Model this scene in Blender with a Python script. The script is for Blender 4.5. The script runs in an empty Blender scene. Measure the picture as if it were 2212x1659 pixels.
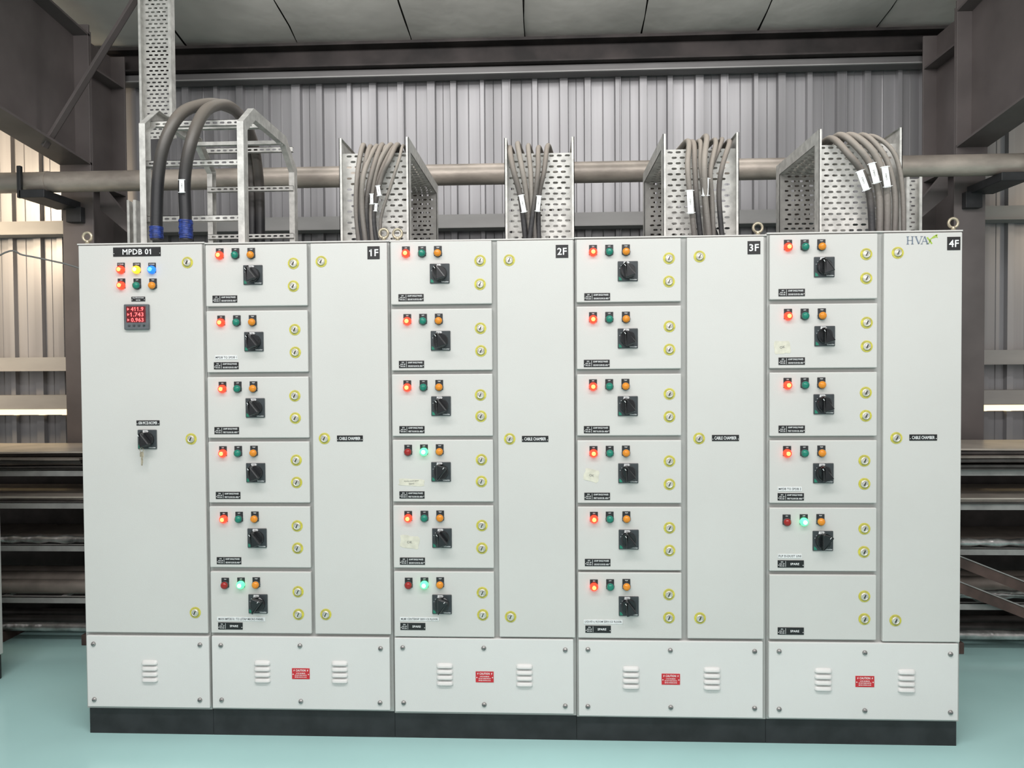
import bpy, bmesh, math, random
from math import sin, cos, pi, radians
from mathutils import Vector, Matrix
random.seed(7)
S = bpy.context.scene
COL = S.collection

# ------------------------------------------------------------------ camera
F = 1662.0; CX, CY = 1106.0, 829.5; D = 3.3
def axes(yaw, pitch, roll):
    f = Vector((-sin(yaw)*cos(pitch), cos(yaw)*cos(pitch), -sin(pitch)))
    r = Vector((cos(yaw), sin(yaw), 0))
    u = r.cross(f)
    return r*cos(roll)-u*sin(roll), u*cos(roll)+r*sin(roll), f
def ray(ax, u, v):
    r, up, f = ax
    return f + r*((u-CX)/F) - up*((v-CY)/F)
def cost(p):
    ax = axes(*p)
    q = []
    for (u, v, y) in ((165,527,0),(2083,497,0),(2068,1613,.02),(190,1585,.02)):
        d = ray(ax, u, v); q.append(d*((y+D)/d.y))
    return (q[0].x-q[3].x)**2+(q[1].x-q[2].x)**2+(q[0].z-q[1].z)**2+(q[2].z-q[3].z)**2
p = [radians(2.66), radians(1.84), radians(.36)]
st = .004
while st > 1e-6:
    best = cost(p); imp = False
    for i in range(3):
        for s in (st, -st):
            q = list(p); q[i] += s
            c = cost(q)
            if c < best: best = c; p = q; imp = True
    if not imp: st /= 2
AX = axes(*p)
d = ray(AX, 1129, 1599)
H = -d.z/d.y*(D+.02)
C = Vector((0, -D, H))
def P(u, v, y=0.0):
    """photo measurement -> world point on the vertical plane at depth y"""
    d = ray(AX, u, v)
    return C + d*((y+D)/d.y)
cam = bpy.data.cameras.new("camera"); camo = bpy.data.objects.new("camera", cam)
COL.objects.link(camo)
cam.sensor_width = 36; cam.lens = F/2212*36; cam.clip_end = 100
r, up, f = AX
M = Matrix((( r.x, up.x, -f.x, C.x),( r.y, up.y, -f.y, C.y),( r.z, up.z, -f.z, C.z),(0,0,0,1)))
camo.matrix_world = M
S.camera = camo
S.view_settings.view_transform = 'Standard'
K = D/F

# ------------------------------------------------------------------ materials
def mat(name, col, rough=.5, metal=0., var=.06, scale=8., bump=0., bscale=300., emit=None, es=1., col2=None, stretch=None, coat=0.):
    m = bpy.data.materials.new(name); m.use_nodes = True
    nt = m.node_tree; b = nt.nodes["Principled BSDF"]
    b.inputs["Roughness"].default_value = rough; b.inputs["Metallic"].default_value = metal
    if coat: b.inputs["Coat Weight"].default_value = coat; b.inputs["Coat Roughness"].default_value = .12
    mp = nt.nodes.new("ShaderNodeMapping")
    geo = nt.nodes.new("ShaderNodeNewGeometry")
    nt.links.new(geo.outputs["Position"], mp.inputs["Vector"])
    if stretch: mp.inputs["Scale"].default_value = stretch
    n = nt.nodes.new("ShaderNodeTexNoise"); n.inputs["Scale"].default_value = scale; n.inputs["Detail"].default_value = 4
    nt.links.new(mp.outputs["Vector"], n.inputs["Vector"])
    cr = nt.nodes.new("ShaderNodeValToRGB")
    c2 = col2 or tuple(max(0, c*(1-var*2)) for c in col)
    c1 = col if col2 else tuple(min(1, c*(1+var)) for c in col)
    cr.color_ramp.elements[0].position = .35; cr.color_ramp.elements[1].position = .65
    cr.color_ramp.elements[0].color = (*c2, 1); cr.color_ramp.elements[1].color = (*c1, 1)
    nt.links.new(n.outputs["Fac"], cr.inputs["Fac"]); nt.links.new(cr.outputs["Color"], b.inputs["Base Color"])
    if bump:
        n2 = nt.nodes.new("ShaderNodeTexNoise"); n2.inputs["Scale"].default_value = bscale
        nt.links.new(mp.outputs["Vector"], n2.inputs["Vector"])
        bp = nt.nodes.new("ShaderNodeBump"); bp.inputs["Strength"].default_value = bump; bp.inputs["Distance"].default_value = .01
        nt.links.new(n2.outputs["Fac"], bp.inputs["Height"]); nt.links.new(bp.outputs["Normal"], b.inputs["Normal"])
    if emit:
        b.inputs["Emission Color"].default_value = (*emit, 1); b.inputs["Emission Strength"].default_value = es
    return m
paint = mat("panel_paint", (.590,.582,.560), .36, 0, .015, 1.5, .06, 260)
paint_gap_shade = mat("panel_paint_gap_shade", (.40,.40,.385), .5, 0, .03, 3)  # body paint darkened: shade of the door gaps put into the colour
paint_b = mat("base_panel_paint", (.675,.665,.65), .40, 0, .015, 1.5, .06, 260)
plinth_m = mat("plinth_black_paint", (.018,.019,.021), .5, 0, .2, 12)
blackp = mat("black_plastic", (.022,.023,.025), .38, 0, .1, 30)
darkp = mat("dark_grey_plastic", (.040,.048,.053), .45, 0, .1, 30)
knobm = mat("knob_black", (.013,.014,.016), .2, 0, .1, 30)
engr = mat("engraved_black_laminate", (.010,.010,.011), .4, 0, .1, 30)
white = mat("white_lettering", (.85,.86,.86), .5, 0, .02, 20)
whitel = mat("white_paper_label", (.74,.75,.75), .6, 0, .04, 60)
tape = mat("masking_tape", (.64,.62,.52), .7, 0, .06, 40)
ink = mat("ink_dark", (.05,.05,.06), .6, 0, .1, 40)
pen = mat("pen_grey", (.22,.22,.20), .6, 0, .1, 40)
redsign = mat("red_sign", (.55,.02,.03), .4, 0, .05, 40)
greenlab = mat("green_label", (.02,.22,.14), .5, 0, .1, 40)
yellow = mat("yellow_lock_ring", (.58,.53,.06), .45, 0, .1, 60)
chrome = mat("lock_chrome", (.70,.68,.62), .3, .55, .1, 60)
steel = mat("screw_steel", (.35,.34,.33), .4, .7, .15, 80)
galv = mat("galvanized_steel", (.60,.59,.56), .5, .25, .10, 26, .08, 120)
galvd = mat("galvanized_steel_dark", (.38,.37,.35), .6, .2, .10, 14, .1, 120)  # darker galvanized tone, for the tray rear legs
wirem = mat("dark_grey_wire", (.16,.16,.155), .6, .1, .10, 14)
girtm = mat("girt_grey_steel", (.30,.295,.29), .6, .1, .08, 5, 0, 120, stretch=(.3,1,1))
lipm = mat("eave_lip_grey_steel", (.15,.145,.145), .6, .1, .12, 5, 0, 120, stretch=(.3,1,1))
brass = mat("eyebolt_zinc", (.50,.44,.33), .4, .6, .15, 60)
wallm = mat("corrugated_sheet_paint", (.30,.295,.305), .38, .3, .14, 2.0, 0, 300, stretch=(3,1,.10))
ceilm = mat("insulation_sheet", (.54,.525,.49), .55, .1, .07, 1.8, .4, 7)
seamm = mat("insulation_seam_dark", (.05,.045,.04), .8, 0, .3, 10)
colm = mat("brown_grey_steel_paint", (.135,.116,.113), .5, .1, .1, 3)
rust = mat("dark_rusty_steel", (.035,.028,.027), .7, .1, .3, 4)
bluet = mat("blue_tape", (.015,.04,.22), .4, 0, .3, 60)
pipem = mat("pipe_dull_metal", (.44,.385,.335), .42, .3, .18, 7, .1, 60, stretch=(.5,1,1))
sheetm = mat("stacked_sheet_tan", (.52,.46,.40), .35, .2, .1, 5, .05, 20)
sheetd = mat("stacked_sheet_dark", (.07,.062,.058), .45, .3, .15, 9, .05, 20)
sheetb = mat("stacked_sheet_brown", (.24,.205,.18), .45, .3, .12, 9, .05, 20)
rackm = mat("rack_grey_steel", (.33,.32,.31), .55, .2, .1, 10)
foil = mat("foil_wrap", (.50,.48,.47), .28, .8, .3, 9, .9, 16)
wood = mat("dark_brown_board", (.10,.06,.05), .6, 0, .3, 5)
logog = mat("logo_grey_blue", (.16,.20,.26), .5, 0, .03, 20)
logol = mat("logo_lime", (.35,.50,.05), .5, 0, .05, 20)
# dusty cable material : dust gathers on the high, upward-facing stretches
def cable_mat(name, z0, z1, dark, dust, rough=.6, bump=.2):
    m = mat(name, (.10,.085,.07), rough, 0, .2, 14, bump, 90)
    nt = m.node_tree; b = nt.nodes["Principled BSDF"]
    geo = nt.nodes.new("ShaderNodeNewGeometry"); sp = nt.nodes.new("ShaderNodeSeparateXYZ")
    nt.links.new(geo.outputs["Normal"], sp.inputs[0])
    sp2 = nt.nodes.new("ShaderNodeSeparateXYZ"); nt.links.new(geo.outputs["Position"], sp2.inputs[0])
    mr = nt.nodes.new("ShaderNodeMapRange"); mr.inputs[1].default_value = z0; mr.inputs[2].default_value = z1
    nt.links.new(sp2.outputs["Z"], mr.inputs[0])
    mr2 = nt.nodes.new("ShaderNodeMapRange"); mr2.inputs[1].default_value = -.5; mr2.inputs[2].default_value = .7; mr2.inputs[3].default_value=.35
    nt.links.new(sp.outputs["Z"], mr2.inputs[0])
    mx = nt.nodes.new("ShaderNodeMath"); mx.operation = 'MULTIPLY'; mx.use_clamp = True
    nt.links.new(mr2.outputs[0], mx.inputs[0]); nt.links.new(mr.outputs[0], mx.inputs[1])
    mixn = nt.nodes.new("ShaderNodeMix"); mixn.data_type = 'RGBA'
    nt.links.new(mx.outputs[0], mixn.inputs["Factor"])
    mixn.inputs[6].default_value = (*dark,1); mixn.inputs[7].default_value = (*dust,1)
    nt.links.new(mixn.outputs[2], b.inputs["Base Color"])
    return m
cdust = cable_mat("dusty_cable", 2.28, 2.58, (.03,.029,.031), (.38,.33,.285))
cdust2 = cable_mat("dusty_cable_grey", 2.10, 2.52, (.085,.08,.078), (.42,.37,.32))
cbig = cable_mat("thick_black_cable", 2.45, 2.85, (.016,.016,.018), (.24,.21,.18), .42, .05)
floorm = mat("teal_epoxy_floor", (.44,.69,.675), .15, 0, .04, .8, .03, 3)
glowm = mat("gap_daylight_emission", (.9,.85,.75), .5, 0, .25, 5, emit=(1,.74,.38), es=2.2)
def lens(name, col, em=None, es=0):
    return mat(name, col, .22, 0, .05, 80, emit=em, es=es)
L_red_on = lens("lens_red_lit", (.8,.03,.02), (1,.03,.008), 2.6)
L_red_hot = lens("lens_red_core", (1,.3,.1), (1,.17,.05), 4)
L_red_off = lens("lens_red_dark", (.32,.015,.012))
L_grn_on = lens("lens_green_lit", (.1,.9,.3), (.10,1,.32), 1.5)
L_grn_hot = lens("lens_green_core", (.6,1,.7), (.45,1,.6), 2.5)
L_grn_off = lens("lens_green_dark", (.01,.20,.14))
L_amb_off = lens("lens_amber", (.62,.22,.015), (1,.33,.02), .12)
L_yel_on = lens("lens_yellow_lit", (1,.5,.02), (1,.42,.02), 1.6)
L_yel_hot = lens("lens_yellow_core", (1,.8,.3), (1,.7,.2), 2.5)
L_blu_on = lens("lens_blue_lit", (.02,.15,.9), (.01,.16,1), 1.3)
L_blu_hot = lens("lens_blue_core", (.1,.5,1), (.08,.4,1), 2)
dispm = mat("display_dark_red", (.06,.005,.008), .3, 0, .1, 30, emit=(1,.02,.03), es=.10)
digit = mat("display_digit_red", (1,.1,.1), .4, 0, .02, 30, emit=(1,.07,.07), es=3.2)
meterm = mat("meter_bezel_grey", (.10,.11,.12), .45, 0, .1, 30)

# ------------------------------------------------------------------ mesh builder
RAW = {}
def raw_geo(s):
    if s in RAW: return RAW[s]
    cu = bpy.data.curves.new("t", 'FONT'); cu.body = s; cu.resolution_u = 2; cu.align_x = 'CENTER'
    cu.size = 1; cu.offset = .016; cu.space_character = 1.06
    ob = bpy.data.objects.new("t", cu); COL.objects.link(ob)
    dg = bpy.context.evaluated_depsgraph_get()
    me = bpy.data.meshes.new_from_object(ob.evaluated_get(dg))
    vs = [(v.co.x, v.co.y) for v in me.vertices]; fs = [tuple(q.vertices) for q in me.polygons]
    bpy.data.objects.remove(ob); bpy.data.curves.remove(cu); bpy.data.meshes.remove(me)
    if vs:
        x0 = min(v[0] for v in vs); x1 = max(v[0] for v in vs); y0 = min(v[1] for v in vs); y1 = max(v[1] for v in vs)
        vs = [(v[0]-(x0+x1)/2, v[1]-(y0+y1)/2) for v in vs]
    else: x0=x1=y0=y1=0
    RAW[s] = (vs, fs, x1-x0, y1-y0); return RAW[s]
TXT = {}
def text_geo(s):
    """text outline; the numeral 1 gets a clear flag so it does not read as a bar"""
    if s in TXT: return TXT[s]
    vs, fs, w_, h_ = raw_geo(s); vs = list(vs); fs = list(fs)
    if len(s) <= 8:
        sw = raw_geo('1')[2]; sw = min(sw, .14)
        for i, ch in enumerate(s):
            if ch != '1': continue
            rr = -w_/2+raw_geo(s[:i+1])[2]; tp = h_/2; n = len(vs)
            vs += [(rr-sw*.5, tp), (rr-sw-.13, tp-.15), (rr-sw-.13, tp-.27), (rr-sw*.5, tp-.14)]
            fs.append((n, n+1, n+2, n+3))
    TXT[s] = (vs, fs, w_, h_); return TXT[s]
WORLD = {}
class MB:
    def __init__(s): s.v=[]; s.f=[]; s.m=[]; s.sm=[]; s.mats=[]
    def mi(s, m):
        if m not in s.mats: s.mats.append(m)
        return s.mats.index(m)
    def add(s, vs, fs, m, smooth=False):
        b = len(s.v); k = s.mi(m)
        s.v += [Vector(v) for v in vs]
        for q in fs: s.f.append(tuple(b+i for i in q)); s.m.append(k); s.sm.append(smooth)
    def box(s, x0,x1,y0,y1,z0,z1,m,bev=0,rot=None):
        x0,x1 = min(x0,x1),max(x0,x1); y0,y1=min(y0,y1),max(y0,y1); z0,z1=min(z0,z1),max(z0,z1)
        bm = bmesh.new(); bmesh.ops.create_cube(bm, size=1)
        for v in bm.verts: v.co = Vector((v.co.x*(x1-x0), v.co.y*(y1-y0), v.co.z*(z1-z0)))
        if bev: bmesh.ops.bevel(bm, geom=bm.edges[:], offset=bev, segments=2, affect='EDGES', profile=.5)
        c = Vector(((x0+x1)/2,(y0+y1)/2,(z0+z1)/2))
        if rot is not None:
            for v in bm.verts: v.co = rot @ v.co
        bm.verts.index_update()
        s.add([v.co+c for v in bm.verts], [[v.index for v in q.verts] for q in bm.faces], m); bm.free()
    def prism(s, pts, vec, m):
        n = len(pts); vec = Vector(vec)
        vs = [Vector(q) for q in pts]+[Vector(q)+vec for q in pts]
        fs = [tuple(range(n))[::-1], tuple(range(n,2*n))]+[(i,(i+1)%n,n+(i+1)%n,n+i) for i in range(n)]
        s.add(vs, fs, m)
    def lathe(s, c, prof, m, ax='-y', seg=20, smooth=True, cap=True):
        c = Vector(c); A = {'-y':(Vector((1,0,0)),Vector((0,0,1)),Vector((0,-1,0))),'z':(Vector((1,0,0)),Vector((0,1,0)),Vector((0,0,1))),'x':(Vector((0,1,0)),Vector((0,0,1)),Vector((1,0,0)))}[ax]
        vs=[]; fs=[]
        for (r_,h) in prof:
            for k in range(seg):
                a = 2*pi*k/seg
                vs.append(c+A[0]*(r_*cos(a))+A[1]*(r_*sin(a))+A[2]*h)
        for i in range(len(prof)-1):
            for k in range(seg):
                fs.append((i*seg+k, i*seg+(k+1)%seg, (i+1)*seg+(k+1)%seg, (i+1)*seg+k))
        s.add(vs, fs, m, smooth)
        if cap:
            for i in (0, len(prof)-1):
                if prof[i][0] > 1e-5: s.add(vs[i*seg:(i+1)*seg], [tuple(range(seg))], m)
    def tube(s, pts, rad, m, seg=10, sub=8, closed_caps=True):
        pts = [Vector(q) for q in pts]
        if sub > 1 and len(pts) > 2:
            out=[]; n=len(pts)
            for i in range(n-1):
                p0=pts[max(i-1,0)]; p1=pts[i]; p2=pts[i+1]; p3=pts[min(i+2,n-1)]
                for j in range(sub):
                    t=j/sub
                    out.append(.5*((2*p1)+(p2-p0)*t+(2*p0-5*p1+4*p2-p3)*t*t+(3*p1-p0-3*p2+p3)*t**3))
            out.append(pts[-1]); pts=out
        vs=[]; n=len(pts); up_=None
        for i in range(n):
            t=(pts[min(i+1,n-1)]-pts[max(i-1,0)]).normalized()
            if up_ is None:
                up_=t.orthogonal().normalized()
            up_=(up_-t*up_.dot(t)).normalized(); sd=t.cross(up_)
            for k in range(seg):
                a=2*pi*k/seg; vs.append(pts[i]+up_*(rad*cos(a))+sd*(rad*sin(a)))
        fs=[(i*seg+k,i*seg+(k+1)%seg,(i+1)*seg+(k+1)%seg,(i+1)*seg+k) for i in range(n-1) for k in range(seg)]
        s.add(vs,fs,m,True)
        s.add(vs[:seg],[tuple(range(seg))],m); s.add(vs[-seg:],[tuple(range(seg))],m)
    def text(s, t, x, y, z, h, m, maxw=None, ang=0., fix=False):
        vs, fs, w_, h_ = text_geo(t)
        if not vs: return
        k = h/h_; kx = k
        if maxw and (w_*kx > maxw or fix): kx = maxw/w_
        ca, sa = cos(ang), sin(ang); o=[]
        for (a,b) in vs:
            a*=kx; b*=k
            o.append((x+a*ca-b*sa, y, z+a*sa+b*ca))
        s.add(o, fs, m)
    def quad(s, pts, m): s.add(pts, [tuple(range(len(pts)))], m)
    def perf(s, o, U, V, w, h, m, cw=.036, ch=.024, sw=.023, sh=.0095):
        o=Vector(o); U=Vector(U).normalized(); V=Vector(V).normalized()
        rows=max(1,int(h/ch)); ch=h/rows
        n=max(1,int((w-.008)/cw)); x0=(w-n*cw)/2
        def q(a,b): return o+U*a+V*b
        for j in range(rows):
            nn=n; xs=x0
            if j%2 and n>1: nn=n-1; xs=x0+cw/2
            zb=j*ch; zt=zb+ch; zc=zb+ch/2
            s.quad([q(0,zb),q(xs,zb),q(xs,zt),q(0,zt)],m)
            xe=xs+nn*cw
            s.quad([q(xe,zb),q(w,zb),q(w,zt),q(xe,zt)],m)
            for i in range(nn):
                a=xs+i*cw; b=a+cw; c=(a+b)/2; e=sw/2-sh/2*.9; g=sw/2; k=sh/2; l=sh*.2
                vs=[q(a,zb),q(b,zb),q(b,zt),q(a,zt), q(c-e,zc-k),q(c+e,zc-k),q(c+g,zc-l),q(c+g,zc+l),q(c+e,zc+k),q(c-e,zc+k),q(c-g,zc+l),q(c-g,zc-l)]
                s.add(vs,[(0,1,5,4),(1,2,7,6),(1,6,5),(2,8,7),(2,3,9,8),(3,0,11,10),(3,10,9),(0,4,11)],m)
    def mesh(s, name, origin=(0,0,0)):
        o=Vector(origin); me=bpy.data.meshes.new(name)
        me.from_pydata([v-o for v in s.v],[],s.f)
        for m in s.mats: me.materials.append(m)
        me.polygons.foreach_set("material_index", s.m); me.polygons.foreach_set("use_smooth", s.sm)
        me.update(); return me
    def done(s, name, parent=None, origin=None, **kw):
        if origin is None:
            xs=[v.x for v in s.v]; ys=[v.y for v in s.v]; zs=[v.z for v in s.v]
            origin=((min(xs)+max(xs))/2,(min(ys)+max(ys))/2,min(zs))
        return inst(name, s.mesh(name, origin), parent, origin, **kw)
def inst(name, me, parent=None, loc=(0,0,0), **kw):
    o=bpy.data.objects.new(name, me); COL.objects.link(o)
    loc=Vector(loc); WORLD[o.name]=loc
    if parent: o.parent=parent; o.location=loc-WORLD[parent.name]
    else: o.location=loc
    for k,v in kw.items(): o[k]=v
    return o
def empty(name, loc, **kw):
    o=inst(name, None, None, loc, **kw); o.empty_display_size=.05; return o

# ------------------------------------------------------------------ shared small parts
def lamp_mesh(base, hot, txt):
    b=MB()
    b.box(-.0168,.0168,-.0025,0,-.012,.031,blackp,.001)
    b.text(txt,0,-.0028,.0245,.0045,white,.026)
    b.lathe((0,0,0),[(.0178,.002),(.0178,.009),(.0155,.011)],darkp if hot is None else base,seg=24)
    b.lathe((0,0,0),[(.0155,.010),(.0155,.016),(.013,.0205),(.009,.023)],base,seg=24,cap=False)
    b.lathe((0,0,0),[(.009,.023),(.005,.0245),(.0,.025)],hot or base,seg=24,cap=False)
    return b.mesh("indicator_lamp")
LM={}
def lampm(kind, txt):
    if (kind,txt) not in LM:
        bs,ht={'R':(L_red_on,L_red_hot),'r':(L_red_off,None),'G':(L_grn_on,L_grn_hot),'g':(L_grn_off,None),'a':(L_amb_off,None),'Y':(L_yel_on,L_yel_hot),'B':(L_blu_on,L_blu_hot)}[kind]
        LM[(kind,txt)]=lamp_mesh(bs,ht,txt)
    return LM[(kind,txt)]
LN={'R':"lit red lens on black label",'r':"unlit dark red lens on black label",'G':"lit green lens on black label",'g':"unlit green lens on black label",'a':"amber lens on black label",'Y':"lit yellow lens on black label",'B':"lit blue lens on black label"}
def lamp(door,u,v,kind,txt):
    inst("indicator_lamp",lampm(kind,txt),door,P(u,v,0),label=LN[kind])
def switch_mesh(ang):
    b=MB(); h=.0425
    b.box(-h,h,-.006,0,-h,h,darkp,.0025)
    b.box(-.018,.004,-.0066,-.0055,h-.013,h-.002,whitel)
    b.text("ON",-.007,-.0069,h-.0075,.006,ink,.014)
    b.quad([(-h+.004,-.0064,-h+.004),(-h+.018,-.0064,-h+.004),(-h+.013,-.0064,-h+.014),(-h+.004,-.0064,-h+.020)],greenlab)
    b.text("Schneider",h-.019,-.0064,-h+.0070,.0058,white,.031)
    b.lathe((0,0,0),[(.032,.006),(.032,.016),(.029,.019)],knobm,seg=28)
    R=Matrix.Rotation(ang,3,'Y')
    b.box(-.0135,.0135,-.050,-.018,-.033,.036,knobm,.005)
    n=len(b.v)
    bm=bmesh.new(); bmesh.ops.create_cube(bm,size=1); bmesh.ops.bevel(bm,geom=bm.edges[:],offset=.1,segments=2,affect='EDGES'); cnt=len(bm.verts); bm.free()
    for i in range(n-cnt,n): b.v[i]=R@b.v[i]
    b2=MB(); b2.box(-.0012,.0012,-.0505,-.0498,.022,.031,whitel)
    b2.v=[R@v for v in b2.v]
    b.add(b2.v,b2.f,whitel)
    for a in (0.9,1.25,1.6,1.95,2.3):
        pc=Vector((cos(a+.5)*.0365,-.0066,sin(a+.5)*.0365))
        b.box(pc.x-.0010,pc.x+.0010,-.0067,-.0058,pc.z-.0010,pc.z+.0010,white)
    return b.mesh("rotary_switch")
SW_ON=switch_mesh(radians(-38)); SW_OFF=switch_mesh(radians(38)); 
def lock_mesh():
    b=MB()
    b.lathe((0,0,0),[(.0245,0),(.0245,.0018),(.0150,.0022)],yellow,seg=28,cap=False,smooth=False)
    for k in range(22):
        a=2*pi*k/22
        if k in (0,1,10,11,12,21): continue
        c=Vector((cos(a)*.0195,-.0024,sin(a)*.0195)); 
        tdir=Vector((-sin(a),0,cos(a))); rd=Vector((cos(a),0,sin(a)))
        b.quad([c-tdir*.0010-rd*.0018,c+tdir*.0010-rd*.0018,c+tdir*.0010+rd*.0018,c-tdir*.0010+rd*.0018],pen)
    b.lathe((0,0,0),[(.0160,.0018),(.0160,.006),(.0135,.009),(.0115,.0085),(.0105,.006)],chrome,seg=24,cap=False)
    b.lathe((0,0,0),[(.0105,.006),(.004,.007),(.0,.0072)],chrome,seg=24,cap=False)
    R=Matrix.Rotation(.4,3,'Y')
    b.box(-.0016,.0016,-.011,-.0065,-.008,.008,knobm,0,rot=R)
    return b.mesh("quarter_turn_lock")
LOCK=lock_mesh()
def lock(par,u,v): inst("quarter_turn_lock",LOCK,par,P(u,v,0))
def screw_mesh():
    b=MB(); b.lathe((0,0,0),[(.0105,0),(.0105,.002),(.0085,.006),(.0,.0075)],steel,seg=16,cap=False)
    b.box(-.006,.006,-.0082,-.0068,-.001,.001,ink); return b.mesh("screw")
SCREW=screw_mesh()
def eye_mesh():
    b=MB(); b.lathe((0,0,0),[(.017,0),(.017,.006),(.009,.008),(.008,.02)],brass,ax='z',seg=16)
    pts=[(cos(2*pi*k/24)*.0195,0,.037+sin(2*pi*k/24)*.0195) for k in range(25)]
    b.tube(pts,.006,brass,8,1); return b.mesh("lifting_eye_bolt")
EYE=eye_mesh()
def plate(par,u,v,w,h,lines,m=None,tm=None,div=None,ang=0,name="name_plate",scr=True,label=None,y=0.,tk=1.):
    c=P(u,v,y); m=m or engr; tm=tm or white
    b=MB(); w*=K; h*=K
    R=Matrix.Rotation(-ang,3,'Y')
    b.box(c.x-w/2,c.x+w/2,y-.002,y,c.z-h/2,c.z+h/2,m,0,rot=R)
    yy=y-.0024; left=c.x-w/2; ww=w
    if div:
        s_,lines2=div
        dx=w*.30
        b.box(left+dx-.0006,left+dx+.0006,yy,y-.0018,c.z-h/2+.003,c.z+h/2-.003,tm)
        for i,t in enumerate(s_): b.text(t,left+dx/2+.001,yy,c.z+h*(.27-.27*i),h*.17,tm,dx*.66)
        left+=dx; ww=w-dx
    n=len(lines)
    for i,t in enumerate(lines):
        zz=c.z+h*.5-(i+.5)*h/n
        b.text(t,left+ww/2,yy,zz if n>1 else c.z,h*.62*tk if n==1 else h*.42/n*1.1,tm,ww*(.82 if scr else .94),ang=ang)
    if scr:
        for sx in (-1,1):
            b.lathe((c.x+sx*(w/2-.0035),y-.0018,c.z-h*.18),[(.0018,0),(.0014,.0012)],tm,seg=8)
    kw={}
    if label: kw['label']=label
    return b.done(name,par,(c.x,y,c.z),**kw)

# ------------------------------------------------------------------ cabinets
def X(u,v=1000,y=.02): return P(u,v,y).x
def Z(u,v,y=.0): return P(u,v,y).z
bx=[P(167,560,.02).x*.5+P(187,1360,.02).x*.5, X(450.5), X(846.5), X(1243), X(1655), P(2079,560,.02).x*.5+P(2072,1360,.02).x*.5]
tops=[Z(300,525,.02),Z(650,522,.02),Z(1044,517,.02),Z(1450,510,.02),Z(1870,500,.02)]
labs=["light grey steel incomer cabinet with red digital meter","light grey steel feeder cabinet with plate 1F, six doors","light grey steel feeder cabinet with plate 2F, six doors","light grey steel feeder cabinet with plate 3F, six doors","light grey steel feeder cabinet with plate 4F, blank bottom door"]
DEPTH=.62
cabs=[]
pl_top=[Z(320,1531,.02),Z(650,1534,.02),Z(1044,1543,.02),Z(1450,1551,.02),Z(1865,1556,.02)]
base_rects=[(188,1374,452,1528),(458,1376,842,1532),(853,1380,1239,1540),(1250,1385,1648,1549),(1661,1389,2070,1554)]
eyes={0:[(189,524)],1:[(829,520)],2:[(859,519)],3:[(1637,507)],4:[(2059,497)]}
vents=[[(324,1448)],[(567,1449),(734,1450)],[(961,1455),(1133,1457)],[(1363,1462),(1538,1464)],[(1778,1466),(1958,1469)]]
screws=[[(202,1391),(432,1393),(204,1511),(432,1512)],
 [(477,1394),(648,1395),(822,1401),(479,1512),(650,1515),(821,1518)],
 [(870,1399),(1045,1400),(1221,1404),(872,1518),(1046,1522),(1221,1525)],
 [(1270,1403),(1448,1405),(1630,1407),(1270,1526),(1449,1528),(1630,1530)],
 [(1683,1407),(1868,1410),(2053,1413),(1683,1532),(1868,1535),(2053,1539)]]
cauts=[None,(650,1455),(1047,1462),(1449,1467),(1868,1472)]
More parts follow.
